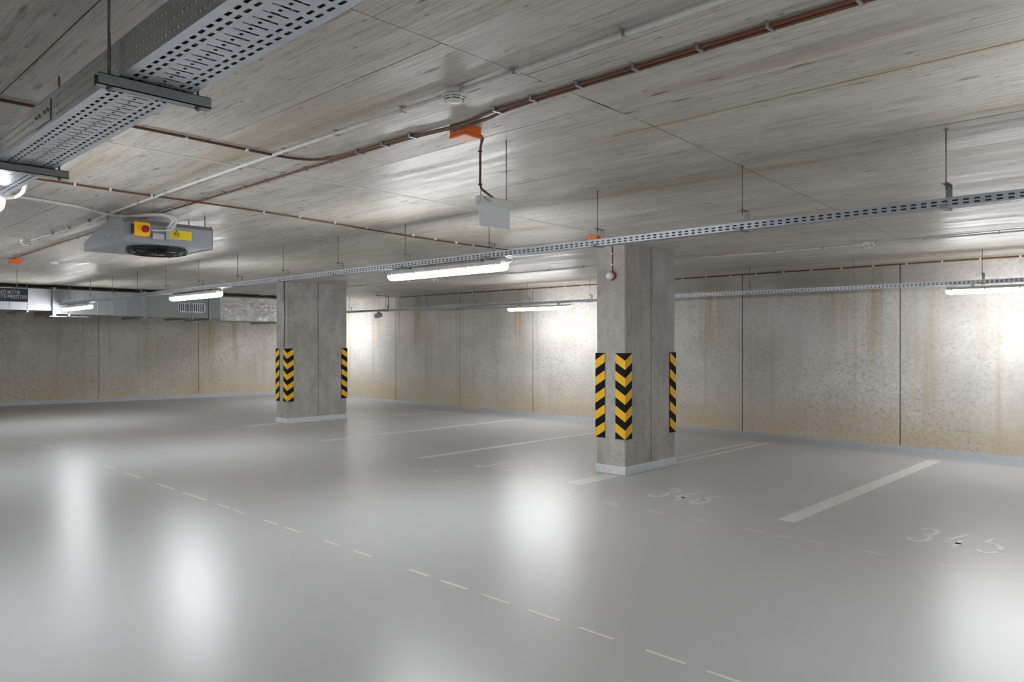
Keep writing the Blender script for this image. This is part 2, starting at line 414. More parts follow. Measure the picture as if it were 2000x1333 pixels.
# ================================================================== COLUMNS + CORNER GUARDS
def column(x0, x1, y0, y1, label):
    t = thing('concrete_column', label, 'column', ((x0+x1)/2, (y0+y1)/2, 0), 'concrete columns')
    hx, hy = (x1-x0)/2, (y1-y0)/2; b = .012
    mb = MB()
    mb.box(-hx+.02, hx-.02, -hy+.02, hy-.02, 0, H)                     # core seen in the joint
    for a, c in ((-hy, -.002), (.010, hy)):
        p = [(-hx+(b if a < 0 else 0), a), (hx-(b if a < 0 else 0), a), (hx, a+(b if a < 0 else 0)), (hx, c-(b if c > .1 else 0)),
             (hx-(b if c > .1 else 0), c), (-hx+(b if c > .1 else 0), c), (-hx, c-(b if c > .1 else 0)), (-hx, a+(b if a < 0 else 0))]
        q = []
        for pt in p:
            if not q or (abs(pt[0]-q[-1][0])+abs(pt[1]-q[-1][1])) > 1e-6: q.append(pt)
        mb.prism(q, 'z', 0, H)
    mb.build('shaft', M['column'], t)
    e = .012
    MB().box(-hx-e, hx+e, -hy-e, hy+e, 0, .10).build('plinth', M['kerb'], t, bevel=.006)
    return t
c1 = (-5.475, -5.06, 7.15, 8.235); c2 = (-13.25, -12.84, 7.20, 8.52)
column(*c1, 'concrete column with red and white alarm beacon on its narrow face')
column(*c2, 'concrete column with thin conduit running down its narrow face')
def guard(cx, cy, sx, sy, label, wd=.13, z0=.42, L=1.008):
    """corner guard; wings run from the corner in direction sx (along x) and sy (along y), on the outside faces"""
    t = thing('corner_guard', label, 'corner guard', (cx, cy, z0), 'striped corner guards')
    th = .010; mb = MB()
    ox, oy = -sx*th, -sy*th
    p = [(ox, oy), (sx*wd, oy), (sx*wd, 0), (0, 0), (0, sy*wd), (ox, sy*wd)]
    mb.prism(p, 'z', 0, L).build('guard_body', M['black'], t)
    pitch, band, drop = .2035, .105, .085; e = .0015
    for k in range(6):
        zc = .0 + k*pitch          # z of the lower edge of a band at the corner
        def zz(z): return min(max(z, .002), L-.002)
        lo0, hi0 = zc, zc+band; lo1, hi1 = zc+drop, zc+drop+band
        # clip bands to the guard
        n = 8; mb = MB(); has = False
        for i in range(n):
            u0, u1 = i/n, (i+1)/n
            a0, b0 = zz(lo0+drop*u0), zz(hi0+drop*u0); a1, b1 = zz(lo0+drop*u1), zz(hi0+drop*u1)
            if b0-a0 < .002 and b1-a1 < .002: continue
            has = True
            w0 = (wd+th)*u0; w1 = (wd+th)*u1
            xo, yo = ox-sx*e, oy-sy*e
            # wing on the face normal to y
            xa, xb = ox+sx*w0, ox+sx*w1
            mb.prism([(xa,a0),(xb,a1),(xb,b1),(xa,b0)], 'y', yo, oy+sy*.001)
            ya, yb = oy+sy*w0, oy+sy*w1
            mb.prism([(ya,a0),(yb,a1),(yb,b1),(ya,b0)], 'x', xo, ox+sx*.001)
        if has: mb.build('stripe', M['yellow'], t)
    return t
for (a, b, c, d), nm in ((c1, 'beacon column'), (c2, 'conduit column')):
    guard(b, c, -1, 1, 'yellow and black chevron corner guard, both wings in view, on '+nm)
    guard(a, c, 1, 1, 'yellow and black corner guard on the narrow-face outer edge of '+nm)
    guard(b, d, -1, -1, 'yellow and black corner guard on the wide-face far edge of '+nm)

# ================================================================== CABLE TRAYS
def perf(mb, us, vs, holes, P, thick):
    """sheet over grid lines us x vs; holes(i,j) True leaves a cell open; P(u,v,d) -> point. Both skins + hole rims."""
    nu, nv = len(us)-1, len(vs)-1
    for i in range(nu):
        for j in range(nv):
            if holes(i, j): continue
            for d in (0, thick):
                mb.quad(P(us[i],vs[j],d), P(us[i+1],vs[j],d), P(us[i+1],vs[j+1],d), P(us[i],vs[j+1],d))
def merge_cols(us): return us
# --- wide perforated tray over the aisle
ZT, YL, YR, SH = 2.30, .725, .930, .095
tray = thing('cable_tray', 'wide perforated galvanised cable tray with dotted side, hung above the aisle', 'cable tray', (0, YL, ZT))
PITCH = .046; XA, XB = -16.9, 1.6
us = []; x = XA
while x < XB: us += [x, x+.008, x+.022, x+.034]; x += PITCH
us.append(x); wT = YR-YL
fr = [0, .13, .180, .243, .293, .36, .485, .53, .67, .735, .780, .845, .893, 1.0]
vsl = [f*wT for f in fr]
def hole(i, j):
    ph, k = i % 4, i//4
    if j in (1, 3, 9, 11): return ph in (1, 2)
    if ph == 0 and j in (5, 6, 7): return True               # slot across the tray
    if ph == 2 and j == 6: return True                       # small dot
    return False
mb = MB(); perf(mb, us, vsl, hole, lambda u, v, d: (u, v, d), .0015)
mb.build('tray_bottom', M['galv'], tray)
us2 = []; x = XA
while x < XB: us2 += [x, x+.009]; x += .0245
us2.append(x); vs2 = [0, .015, .024, .043, .052, .071, .080, SH]
def hole2(i, j): return (i % 2 == 0) and j in (1, 3, 5)
for nm, yy in (('side_rail', 0.), ('side_rail', wT)):
    mb = MB(); perf(mb, us2, vs2, hole2, lambda u, v, d, yy=yy: (u, yy+(d if yy == 0 else -d), v), .0015)
    mb.box(XA, us2[-1], yy-.002 if yy else yy-.001, yy+.002 if yy == 0 else yy+.001, SH, SH+.004)
    mb.build(nm, M['galv'], tray)
for xs_ in (-2.93,):                                          # coupling plate with bolts
    cp = MB().box(xs_-.09, xs_+.09, -.004, -.001, .012, .085).build('coupling_plate', M['galv'], tray)
    for bx in (-.07, -.03, .03, .07):
        MB().lathe([(.006,0),(.006,-.004),(.003,-.006)], 8, (xs_+bx, -.004, .048), 'y').build('bolt', M['galv_dark'], cp)
for k, (yy, rr) in enumerate(((.035,.010),(.058,.011),(.12,.008),(.158,.010),(.182,.009))):  # black cables added inside the tray so its shaded slots look dark
    pts = [(X, YL+yy+.0008*math.sin(X*1.7+k), ZT+.004+rr+.002*math.sin(X*2.1+k*2)) for X in [XA+.4*i for i in range(int((XB-XA)/.4)+1)]]
    lb = ('added black cable inside the wide tray, against the dotted side rail', 'thickest added black cable inside the wide tray', 'thin added black cable down the middle of the wide tray', 'added black cable inside the wide tray, second from the far rail', 'added black cable inside the wide tray, against the far side rail')[k]
    tag(MB().tube(pts, rr, 8).build('added_cable', M['cable']), lb, 'cable', 'added cables in the wide tray')
for i, xs_ in enumerate((-5.86, -3.60, -2.215, -.82)):
    t = thing('tray_support', {-3.60:'strut crossbar on two rods under the wide tray, beside the corridor lamp end', -2.215:'strut crossbar on two rods under the wide tray, over the plain tray stretch'}.get(xs_, 'strut crossbar under the wide tray, above a tube luminaire' if xs_ < -4 else 'strut crossbar under the wide tray, nearest the entrance lamp'), 'tray support', (xs_, (YL+YR)/2, ZT), 'wide tray supports')
    h = .155
    # strut channel, open to the top: web below and two lips
    mb = MB(); z1 = -.002; z0 = -.034
    mb.box(-.018, .018, -h, h, z0, z0+.003); mb.box(-.018, -.0155, -h, h, z0, z1); mb.box(.0155, .018, -h, h, z0, z1)
    mb.box(-.018, -.009, -h, h, z1-.002, z1); mb.box(.009, .018, -h, h, z1-.002, z1)
    mb.build('strut_channel', M['galv_dark'], t)
    for s in (-1, 1):
        MB().tube([(0, s*.122, -.045), (0, s*.122, H-ZT)], .0045, 8).build('hanger_rod', M['rod'], t)
        MB().lathe([(.009,0),(.009,-.007)], 6, (0, s*.122, z0)).build('nut', M['rod'], t)

# --- narrow slotted trays
def slotted_tray(name, label, x0, x1, yn, z0, ht=.046, wd=.09):
    t = thing(name, label, 'cable tray', ((x0+x1)/2, yn+wd/2, z0)); cx = (x0+x1)/2
    us = []; x = x0-cx
    while x < x1-cx: us += [x, x+.027]; x += .05
    us.append(x)
    vs_ = [0, .009, .0175, .0265, .035, ht]
    for yy in (-wd/2, wd/2):
        mb = MB(); perf(mb, us, vs_, lambda i, j: i % 2 == 0 and j in (1, 3), lambda u, v, d, yy=yy: (u, yy+(d if yy < 0 else -d), v), .0012)
        mb.box(us[0], us[-1], yy-.003, yy+.003, ht, ht+.003)
        mb.build('side_rail', M['galv_slot'], t)
    vb = [f*wd-wd/2 for f in (0, .10, .2, .42, .58, .8, .9, 1.)]
    mb = MB(); perf(mb, us, vb, lambda i, j: i % 2 == (0 if j != 3 else 1) and j in (1, 3, 5), lambda u, v, d: (u, v, d), .0012)
    mb.build('tray_bottom', M['galv_slot'], t)
    return t
YM, YB, ZM = 4.435, 10.635, 2.280
slotted_tray('cable_tray', 'narrow slotted cable tray running in front of the two columns', -16.85, 3.2, YM, ZM)
slotted_tray('cable_tray', 'narrow slotted cable tray along the stained wall behind the columns', -18.6, 3.2, YB, ZM)
for k, (yy, rr, tr) in enumerate(((.024,.019,0),(.066,.019,0),(.024,.019,1),(.066,.019,1))):  # thick black cables added to fill the trays and darken their slots
    yb = (YM, YB)[tr]; xa_, xb_ = ((-16.8, 3.1), (-18.5, 3.1))[tr]
    pts = [(xa_+(xb_-xa_)*i/24, yb+yy, ZM+.003+rr) for i in range(25)]
    tag(MB().tube(pts, rr, 8).build('added_cable', M['cable']), ('front', 'back')[k % 2]+' added black cable lying inside the slotted tray '+('before the columns', 'along the stained wall')[tr], 'cable', 'added cables in the slotted trays')
def hanger_proto(label, group):
    t = thing('tray_hanger', label, 'tray hanger', (0, 0, 0), group)
    # origin: centre of the tray bottom
    w2 = .045
    MB().tube([(0, 0, .10), (0, 0, H-ZM)], .0035, 6).build('hanger_rod', M['rod'], t)
    mb = MB(); b = .016
    mb.box(-b, b, -.022, w2+.016, .130, .134)               # top flange
    mb.box(-b, b, w2+.012, w2+.016, -.006, .134)            # back leg
    mb.box(-b, b, -w2-.020, w2+.016, -.006, -.001)          # foot under the tray
    mb.box(-b, b, -w2-.020, -w2-.015, -.006, .014)          # upturned nose
    mb.build('hook_bracket', M['galv_dark'], t)
    MB().lathe([(.007,0),(.007,.007)], 6, (0,0,.134)).lathe([(.007,0),(.007,-.007)], 6, (0,0,.130)).build('nut', M['rod'], t)
    MB().lathe([(.011,0),(.011,-.003)], 10, (0,0,H-ZM)).build('ceiling_anchor', M['rod'], t)
    return t
pm = hanger_proto('rod hanger with hook bracket holding the slotted tray in front of the columns', 'hangers of the tray in front of the columns')
ORD = 'first second third fourth fifth sixth seventh eighth ninth tenth eleventh twelfth thirteenth fourteenth fifteenth'.split()
for i in range(14):
    o = pm if i == 0 else copy_tree(pm)
    o['label'] = ORD[13-i]+' rod hanger from the duct on the slotted tray before the columns'
    o.location = (-1.09-1.1655*i, YM+.045, ZM)
o = copy_tree(pm); o.location = (.075, YM+.045, ZM); o['label'] = 'fifteenth rod hanger from the duct on the slotted tray before the columns'
pb = hanger_proto('rod hanger with hook bracket holding the slotted tray along the stained wall', 'hangers of the tray along the wall')
for i in range(11):
    o = pb if i == 0 else copy_tree(pb)
    o['label'] = ORD[10-i]+' rod hanger from the side wall on the slotted tray along the stained wall'
    o.location = (-2.2-1.532*i, YB+.045, ZM)
o = copy_tree(pb); o.location = (-.67, YB+.045, ZM); o['label'] = 'twelfth rod hanger from the side wall on the slotted tray along the stained wall'

# ================================================================== LUMINAIRES
def lamp_mesh():
    L = .79
    t = thing('tube_luminaire', '', 'light fixture')
    # diffuser: trough section with rounded ends (x along)
    sec = [(-.050,0),(-.052,-.012),(-.046,-.032),(-.030,-.047),(0,-.052),(.030,-.047),(.046,-.032),(.052,-.012),(.050,0)]
    mb = MB(); xs_ = [(-L,.80),(-L+.012,.93),(-L+.05,1.),(L-.05,1.),(L-.012,.93),(L,.80)]
    n = len(sec); base = []
    for x, s in xs_:
        base.append(len(mb.v)); mb.v += [(x, p[0]*s, p[1]*s) for p in sec]
    for a, b in zip(base, base[1:]):
        for k in range(n):
            j = (k+1) % n; mb.f.append((a+k, a+j, b+j, b+k)); mb.sm.append(False)
    for a in (base[0], base[-1]): mb.f.append(tuple(a+k for k in range(n))); mb.sm.append(False)
    mb.build('diffuser', M['lamp'], t)
    mb = MB(); mb.prism([(-.050,.001),(.050,.001),(.050,.012),(.036,.040),(-.036,.040),(-.050,.012)], 'x', -L+.005, L-.005)
    mb.build('housing', M['lamp_body'], t)
    for k in range(5):
        x = -.72+.36*k
        for s in (-1, 1):
            MB().box(x-.008, x+.008, s*.0525-.003, s*.0525+.003, -.014, .018).build('latch', M['latch'], t)
    for x in (-.5, .5):
        mb = MB(); mb.box(x-.03, x+.03, -.025, .025, .040, .043); mb.box(x-.012, x+.012, -.02, .02, 0.043, .0655); mb.build('mounting_bracket', M['galv_dark'], t)
    MB().lathe([(.014,0),(.014,.02),(.009,.03)], 10, (L-.006,0,.02), 'x').build('cable_gland', M['lamp_body'], t)
    MB().tube(smooth_path([(L+.02,0,.02),(L+.07,.0,.02),(L+.10,.0,.04),(L+.07,.0,.055),(L+.02,.0,.058)], 5), .006, 6).build('supply_cable', M['grey_pipe'], t)
    return t
lp = lamp_mesh(); first = True
lamps = [
 (-5.185, 4.48, 2.214, 'lit tube luminaire under the slotted tray, between the two columns'),
 (-10.55, 4.48, 2.214, 'lit tube luminaire under the slotted tray, beside the duct grille'),
 (-15.85, 4.48, 2.214, 'lit tube luminaire at the duct end of the slotted tray'),
 (.15, 4.48, 2.214, 'lit tube luminaire under the slotted tray, beyond the orange box'),
 (-9.575, 10.68, 2.214, 'lit tube luminaire before the stained wall, beside the beacon column'),
 (-1.80, 10.68, 2.214, 'lit tube luminaire before the wall, facing bay 345'),
 (-17.35, 10.68, 2.214, 'lit tube luminaire before the wall, hidden by the conduit column'),
 (-4.97, .83, 2.232, 'lit tube luminaire under the wide perforated tray, before the jet fan'),
 (-10.3, .83, 2.232, 'lit tube luminaire under the wide tray, before the far orange box'),
 (-15.6, .83, 2.232, 'lit tube luminaire under the wide tray, before the dark sign'),
 (  .6, .83, 2.232, 'lit tube luminaire under the wide tray near the entrance'),
]
for x, y, z, lb in lamps:
    o = lp if first else copy_tree(lp); first = False
    o.location = (x, y, z); o['label'] = lb; o['group'] = 'tube luminaires'

# ================================================================== CEILING CONDUITS AND CABLES
def run(name, label, cat, path, r, m, clips=(), clipm=None, clip_axis='x', cw=.012, group=None, seg=8, clipr=None):
    t = thing(name, label, cat, path[0], group); o = Vector(path[0])
    MB().tube([Vector(p)-o for p in path], r, seg).build('pipe' if 'conduit' in name else 'cable_sheath', m, t)
    for c in clips:
        p = Vector(c)-o; a = (clipr or r)+.0025
        mb = MB()
        if clip_axis == 'x':
            mb.box(p.x-cw/2, p.x+cw/2, p.y-a, p.y+a, p.z-r-.0025, p.z+r); mb.box(p.x-cw/2, p.x+cw/2, p.y-a-.014, p.y+a+.004, H-o.z-.004, H-o.z)
        elif clip_axis == 'y':
            mb.box(p.x-a, p.x+a, p.y-cw/2, p.y+cw/2, p.z-r-.0025, p.z+r); mb.box(p.x-a-.014, p.x+a+.004, p.y-cw/2, p.y+cw/2, H-o.z-.004, H-o.z)
        else:
            mb.box(p.x-a, p.x+a, p.y-a, p.y+.006, p.z-cw/2, p.z+cw/2)
        mb.build('clip', clipm or M['clip'], t)
    return t
ZP = H-.016
run('ceiling_conduit', 'grey plastic conduit with metal clips running past the near smoke detector', 'conduit',
    smooth_path([(1.2,2.232,ZP),(-2.4,2.225,ZP),(-4.5,2.22,ZP),(-6.6,2.235,ZP),(-8,2.28,ZP),(-9.5,2.235,ZP)], 4), .0105, M['grey_pipe'],
    [(x,2.226 if x > -6.4 else 2.25,ZP) for x in (-1.02,-1.577,-2.126,-2.871,-3.444,-3.99,-4.563,-5.161,-5.726,-6.3,-7.6,-8.2,-8.75,-9.3)])
zc = H-.0125
cab1 = smooth_path([(1.2,2.528,zc),(-1.5,2.532,zc),(-2.35,2.535,zc),(-2.62,2.545,zc),(-2.80,2.585,zc),(-3.02,2.572,zc),(-3.3,2.535,zc),(-3.75,2.53,zc),(-3.98,2.50,zc),(-4.10,2.40,zc),(-4.13,2.2,zc),(-4.11,1.6,zc),(-4.098,.9,zc),(-4.095,.2,zc)], 5)
xsc = [-.87,-1.175,-1.453,-1.747,-2.04,-2.312,-2.55,-3.2,-3.45,-3.7]
run('brown_cable', 'brown cable from the orange box turning towards the wide tray', 'cable', cab1, .0082, M['brown'],
    [(x,2.547,zc) for x in xsc], clipr=.026)
for c in [o for o in bpy.data.objects if o.name.startswith('brown_cable')][:1]:
    for yy in (2.05, 1.7, 1.35, 1.1): MB().box(-.014,.014,-.006,.006,-.011,.0).build('clip', M['whiteclip'], c, loc=Vector((-4.115,yy,zc))-Vector(cab1[0]))
cab2 = smooth_path([(1.2,2.564,zc),(-1.5,2.566,zc),(-2.4,2.568,zc),(-2.68,2.60,zc-.004),(-2.86,2.598,zc-.006),(-3.05,2.583,zc),(-3.4,2.563,zc),(-4.5,2.548,zc),(-6.6,2.552,zc),(-8.5,2.53,zc),(-10,2.54,zc),(-11.6,2.575,zc),(-11.95,2.59,zc)], 5)
run('brown_cable', 'brown cable running beside the conduit to the far orange box', 'cable', cab2, .0082, M['brown'],
    [(x,2.556,zc) for x in (-4.03,-4.32,-4.62,-4.83)]+[(-5.15-.32*k,2.548,zc) for k in range(21)], cw=.014)
cab3 = smooth_path([(-5.90,.95,zc),(-5.92,1.54,zc),(-5.96,2.03,zc),(-6.0,3.0,zc),(-6.18,4.23,zc),(-6.32,5.26,zc),(-6.37,6.35,zc),(-6.28,6.56,zc),(-6.05,6.60,zc),(-5.4,6.58,zc),(-5.02,6.50,zc)], 5)
run('brown_cable', 'brown cable with white clips crossing the ceiling behind the jet fan', 'cable', cab3, .0075, M['brown'],
    [(-5.92-.0+(-.06*(y-1.5) if y < 3.5 else -.14*(y-2.6)+.03),y,zc) for y in (1.66,1.9,2.2,2.5,2.83,3.15,3.5,3.9,4.3,4.65,4.95,5.3,5.65,5.95)], M['whiteclip'], 'y', .014)
run('brown_cable', 'brown cable with clips along the top edge of the stained wall', 'cable', [(2,11.738,H-.012),(-15.3,11.738,H-.012)], .010, M['brown'],
    [(-.6-.46*k,11.738,H-.012) for k in range(32)], M['whiteclip'], 'x', .02)
ca = smooth_path([(2.,8.99,ZP),(-1.5,8.985,ZP),(-2.9,9.0,ZP),(-4.2,9.0,ZP),(-5.4,8.86,ZP),(-8.5,8.83,ZP),(-11,8.71,ZP),(-13.1,8.715,ZP),(-17.,8.78,ZP)], 5)
run('ceiling_conduit', 'grey conduit on the ceiling between the columns and the stained wall', 'conduit', ca, .009, M['grey_pipe'],
    [(x, 8.99 if x > -4.6 else 8.83 if x > -9.5 else 8.71, ZP) for x in (-1.7,-2.4,-3.5,-4.1,-4.8,-6.2,-7.0,-7.7,-8.5,-9.3,-10.,-11.2,-12.1,-12.6,-13.8,-15,-16)], M['latch'])
run('thin_cable', 'thin grey cable looping beside the far ceiling conduit', 'cable',
    smooth_path([(2,8.93,zc),(-.8,8.80,zc),(-2.,8.86,zc),(-2.38,8.965,zc),(-2.6,8.93,zc)], 6), .005, M['grey_pipe'])
run('ceiling_conduit', 'grey conduit from the wide tray crossing the ceiling to the jet fan', 'conduit',
    smooth_path([(-6.66,1.30,ZP),(-6.73,1.55,ZP),(-6.86,1.94,ZP),(-6.96,2.16,H-.03),(-6.97,2.30,H-.045)], 5), .0125, M['grey_pipe'],
    [(-6.77,1.66,ZP),(-6.92,2.07,ZP)], M['clip'], 'y')
# ================================================================== SMOKE DETECTORS, ORANGE BOXES, SIGN, BEACON
def detector(x, y, label, s=1.):
    t = thing('smoke_detector', label, 'smoke detector', (x, y, H), 'smoke detectors')
    MB().lathe([(.045*s,0),(.047*s,-.004*s),(.047*s,-.024*s)], 28).build('base', M['white'], t)
    hd = MB().lathe([(.050*s,-.024*s),(.054*s,-.028*s),(.054*s,-.034*s),(.048*s,-.044*s),(.034*s,-.054*s),(.018*s,-.060*s),(.008*s,-.061*s)], 28).build('head', M['white'], t)
    for rr, z in ((.0515,-.039),(.0445,-.0475)):                # vent slots around the head
        for k in range(6):
            a0 = math.pi*2*k/6+.12; mb = MB()
            for i in range(5):
                a, b = a0+.16*i, a0+.16*(i+1)
                q = [(rr*s*math.cos(a),rr*s*math.sin(a)),(rr*s*math.cos(b),rr*s*math.sin(b)),((rr-.004)*s*math.cos(b),(rr-.004)*s*math.sin(b)),((rr-.004)*s*math.cos(a),(rr-.004)*s*math.sin(a))]
                mb.prism(q, 'z', (z-.0022)*s, (z+.0022)*s)
            mb.build('vent_slot', M['dark'], hd)
    return t
detector(-2.505, 2.228, 'white smoke detector on the conduit near the orange box')
detector(-2.96, 8.93, 'white smoke detector above the bays by the stained wall', 1.25)
detector(-10.34, 8.74, 'white smoke detector on the ceiling behind the tube lamp between columns', 1.2)
detector(-9.62, 2.215, 'white smoke detector at the conduit end beyond the jet fan', 1.2)
MB_ = MB().lathe([(.05,0),(.055,-.01),(.05,-.035),(.03,-.045)], 16, (-11.97,3.09,H)); tag(MB_.build('ceiling_sensor', M['white']), 'small white sensor beside the far orange junction box', 'sensor')
def orange_box(x0, y0, sx, sy, dz, label):
    t = thing('junction_box', label, 'junction box', (x0, y0, H), 'orange junction boxes')
    MB().box(0, sx, 0, sy, -dz*.68, 0).build('box_body', M['orange'], t, bevel=.004)
    MB().box(-.002*(1 if sx > 0 else -1), sx+.002*(1 if sx > 0 else -1), -.002, sy+.002, -dz, -dz*.69).build('lid', M['orange'], t, bevel=.005)
    for i in (.3, .7): MB().lathe([(.009,0),(.009,-.01),(.006,-.014)], 10, (sx*i, 0, -dz*.35), 'y').build('cable_gland', M['latch'], t)
    return t
orange_box(-2.852, 2.613, -.125, .115, .058, 'orange junction box above the hanging white sign')
orange_box(-11.92, 2.56, -.13, .13, .07, 'orange junction box far off, beside a small white sensor')
orange_box(-4.90, 6.40, -.12, .12, .06, 'orange junction box behind the slotted tray near the beacon column')
# blank hanging sign
sx = -2.93
t = thing('hanging_sign', 'white blank hanging exit luminaire on two thin rods', 'sign', (sx, 2.905, 2.20))
MB().box(-.020, .020, -.130, .130, .118, .160).build('housing', M['white'], t, bevel=.006)
MB().box(-.004, .004, -.116, .116, 0, .120).build('sign_panel', M['offwhite'], t, bevel=.0015)
MB().box(-.0045, .0045, -.114, .114, -.002, .001).build('edge_strip', M['white'], t)
for y in (-.107, .092): MB().tube([(0,y,.160),(0,y,H-2.20)], .0028, 6).build('hanger_rod', M['rod'], t)
for y in (-.128, .128): MB().lathe([(.010,-.012),(.012,0),(.010,.012)], 12, (0,y,.118), 'y').build('end_clip', M['white'], t)
lbm = MB()
for k, (y, z, wy) in enumerate(((-.108,.150,.022),(-.100,.143,.030),(-.085,.136,.026),(-.066,.147,.012),(-.060,.135,.014))): lbm.box(.0198, .0206, y, y+wy, z-.002, z+.002)
lbm.build('type_print', M['latch'], t)
run('sign_cable', 'brown cable dropping from the orange box to the hanging white sign', 'cable',
    smooth_path([(-2.865,2.732,2.665),(-2.89,2.775,2.660),(-2.925,2.792,2.62),(-2.925,2.790,2.5),(-2.925,2.792,2.41),(-2.92,2.82,2.385),(-2.92,2.86,2.368),(-2.92,2.885,2.358)], 6), .0065, M['brown'],
    [(-2.925,2.790,2.60),(-2.925,2.790,2.42)], M['dark'], 'z', .008)
# alarm beacon on the column
t = thing('alarm_beacon', 'red alarm beacon with clear white dome on the column', 'alarm', (-5.235, 7.15, 2.337))
MB().lathe([(.052,0),(.056,-.012),(.052,-.035)], 24, axis='y').build('base', M['beacon'], t)
MB().lathe([(.046,-.035),(.046,-.06),(.040,-.085),(.026,-.10),(.010,-.105)], 24, axis='y').build('dome', M['white'], t)
run('beacon_cable', 'short brown cable down the column to the alarm beacon', 'cable', [(-5.235,7.142,H-.002),(-5.235,7.142,2.395)], .007, M['brown'],
    [(-5.235,7.142,2.60),(-5.235,7.142,2.47)], M['whiteclip'], 'z', .016)
run('column_conduit', 'thin grey conduit down the narrow face of the far column', 'conduit', [(-12.935,7.188,H-.002),(-12.935,7.188,1.46)], .011, M['galv_dark'],
    [(-12.935,7.188,2.3),(-12.935,7.188,1.75)], M['clip'], 'z', .02)

# ================================================================== JET FAN
fx, fy, fz = -6.62, 2.60, 2.40
fan = thing('jet_fan', 'grey boxy jet fan under the ceiling with yellow isolator switch', 'jet fan', (fx, fy, fz))
# side profile in x,z (nose towards -x), extruded along y
pr = [(0,.0),(0,.165),(-.03,.200),(-.50,.190),(-1.0,.072),(-1.0,0)]
MB().prism(pr, 'y', -.385, .37).build('casing', M['galv_fan'], fan, bevel=.004)
MB().box(-.004, .006, -.383, .368, .0, .030).build('front_lip', M['galv_fan'], fan)
for y in (-.386, .371): MB().prism([(.004,-.004),(.004,.168),(-.028,.205),(-.50,.195),(-1.004,.076),(-1.004,-.004)], 'y', y-.0025, y+.0025).build('side_panel', M['galv_fan'], fan)
MB().box(-1.006, -.998, -.36, .345, .006, .066).build('outlet', M['dark'], fan)
for x, y in ((-.45,-.36),(-.12,-.36),(-.45,.345),(-.10,.345)):
    MB().tube([(x,y,.17),(x,y,H-fz)], .005, 6).build('hanger_rod', M['rod'], fan)
    MB().box(x-.03, x+.03, y-.012, y+.012, .190, .204).build('hanger_foot', M['dark'], fan)
# intake guard: rings and spokes over a dark mouth
gd = MB().lathe([(.235,0),(.235,-.008)], 32, (-.30, 0, 0)).build('intake_mouth', M['dark'], fan)
for r_, z in ((.245,-.016),(.25,-.03),(.245,-.044),(.20,-.056),(.15,-.058),(.10,-.058)):
    pts = [(-.30+r_*math.cos(a), r_*math.sin(a), z) for a in [2*math.pi*k/32 for k in range(33)]]
    MB().tube(pts, .0045, 5, caps=False).build('guard_ring', M['mesh'], gd)
for k in range(16):
    a = 2*math.pi*k/16; c, s = math.cos(a), math.sin(a)
    MB().tube([(-.30+c*.245, s*.245, -.002),(-.30+c*.25, s*.25, -.04),(-.30+c*.20, s*.20, -.058),(-.30+c*.08, s*.08, -.058)], .003, 5).build('guard_spoke', M['mesh'], gd)
MB().lathe([(.08,-.004),(.08,-.05),(.05,-.054)], 20, (-.30,0,0)).build('motor_hub', M['mesh'], gd)
# yellow isolator with red knob on a dark plate
iso = MB().box(.002, .055, -.315, -.185, .052, .172)
iso = iso.build('isolator_box', M['isol'], fan, bevel=.014)
MB().box(.006, .045, -.327, -.310, .072, .152).build('isolator_collar', M['dark'], iso, bevel=.004)
MB().lathe([(.030,.0),(.030,.022),(.022,.032)], 20, (.055,-.232,.112), 'x').build('knob', M['red'], iso)
MB().lathe([(.036,.0),(.036,.006)], 20, (.053,-.232,.112), 'x').build('knob_ring', M['isol'], iso)
MB().box(.004, .030, -.155, -.06, .04, .09).build('control_box', M['ctrl'], fan, bevel=.003)
MB().box(.004, .040, -.055, -.015, .042, .15).build('terminal_box', M['galv'], fan, bevel=.003)
wp = MB().box(.002, .006, -.010, .180, .058, .135).build('warning_plate', M['warn'], fan)
mb = MB()
for k in range(3):                                             # printed triangle
    A = [(.025,.098),(.075,.098),(.050,.130)]; p, q = A[k], A[(k+1) % 3]
    d = Vector((q[0]-p[0], q[1]-p[1])).normalized(); n = Vector((-d.y, d.x))*.003
    mb.prism([(p[0]-n.x,p[1]-n.y),(q[0]-n.x,q[1]-n.y),(q[0]+n.x,q[1]+n.y),(p[0]+n.x,p[1]+n.y)], 'x', .0058, .0068)
mb.box(.0058,.0068,.048,.052,.103,.117)
for k in range(2): mb.box(.0058,.0068,.022+.004*k,.078-.006*k,.082-.010*k,.085-.010*k)
mb.build('warning_triangle', M['dark'], wp)
mb = MB()
for k in range(3): mb.box(.0058,.0066,.09,.165-.01*k,.115-.016*k,.118-.016*k)
mb.build('warning_print', plain('print_faded', (.60,.45,.02), .5), wp)
npl = MB().box(-.36, -.25, -.3925, -.389, .055, .105).build('name_plate', M['plate'], fan)
mb = MB()
for k in range(4): mb.box(-.345+.022*k, -.329+.022*k, -.3932, -.3922, .070, .090)
mb.build('plate_print', M['ctrl'], npl)
for i, (pts, lb) in enumerate((
    ([(-6.97,2.28,H-.04),(-6.85,2.33,H-.05),(-6.70,2.42,H-.045),(-6.58,2.52,H-.045),(-6.54,2.60,H-.065),(-6.545,2.615,H-.11),(-6.585,2.59,H-.15)], 'grey flexible hose looping over the jet fan to its terminal box'),
    ([(-6.95,2.30,H-.05),(-6.80,2.36,H-.06),(-6.66,2.45,H-.052),(-6.57,2.54,H-.055),(-6.55,2.585,H-.085),(-6.56,2.575,H-.13),(-6.59,2.565,H-.15)], 'second grey flexible hose ending on the jet fan front'),
    ([(-6.545,2.615,H-.13),(-6.53,2.58,H-.17),(-6.54,2.50,H-.190),(-6.57,2.418,H-.190)], 'short grey lead between hose and yellow isolator'))):
    run('flexible_hose', lb, 'hose', smooth_path(pts, 6), .010 if i < 2 else .006, M['grey_pipe'])
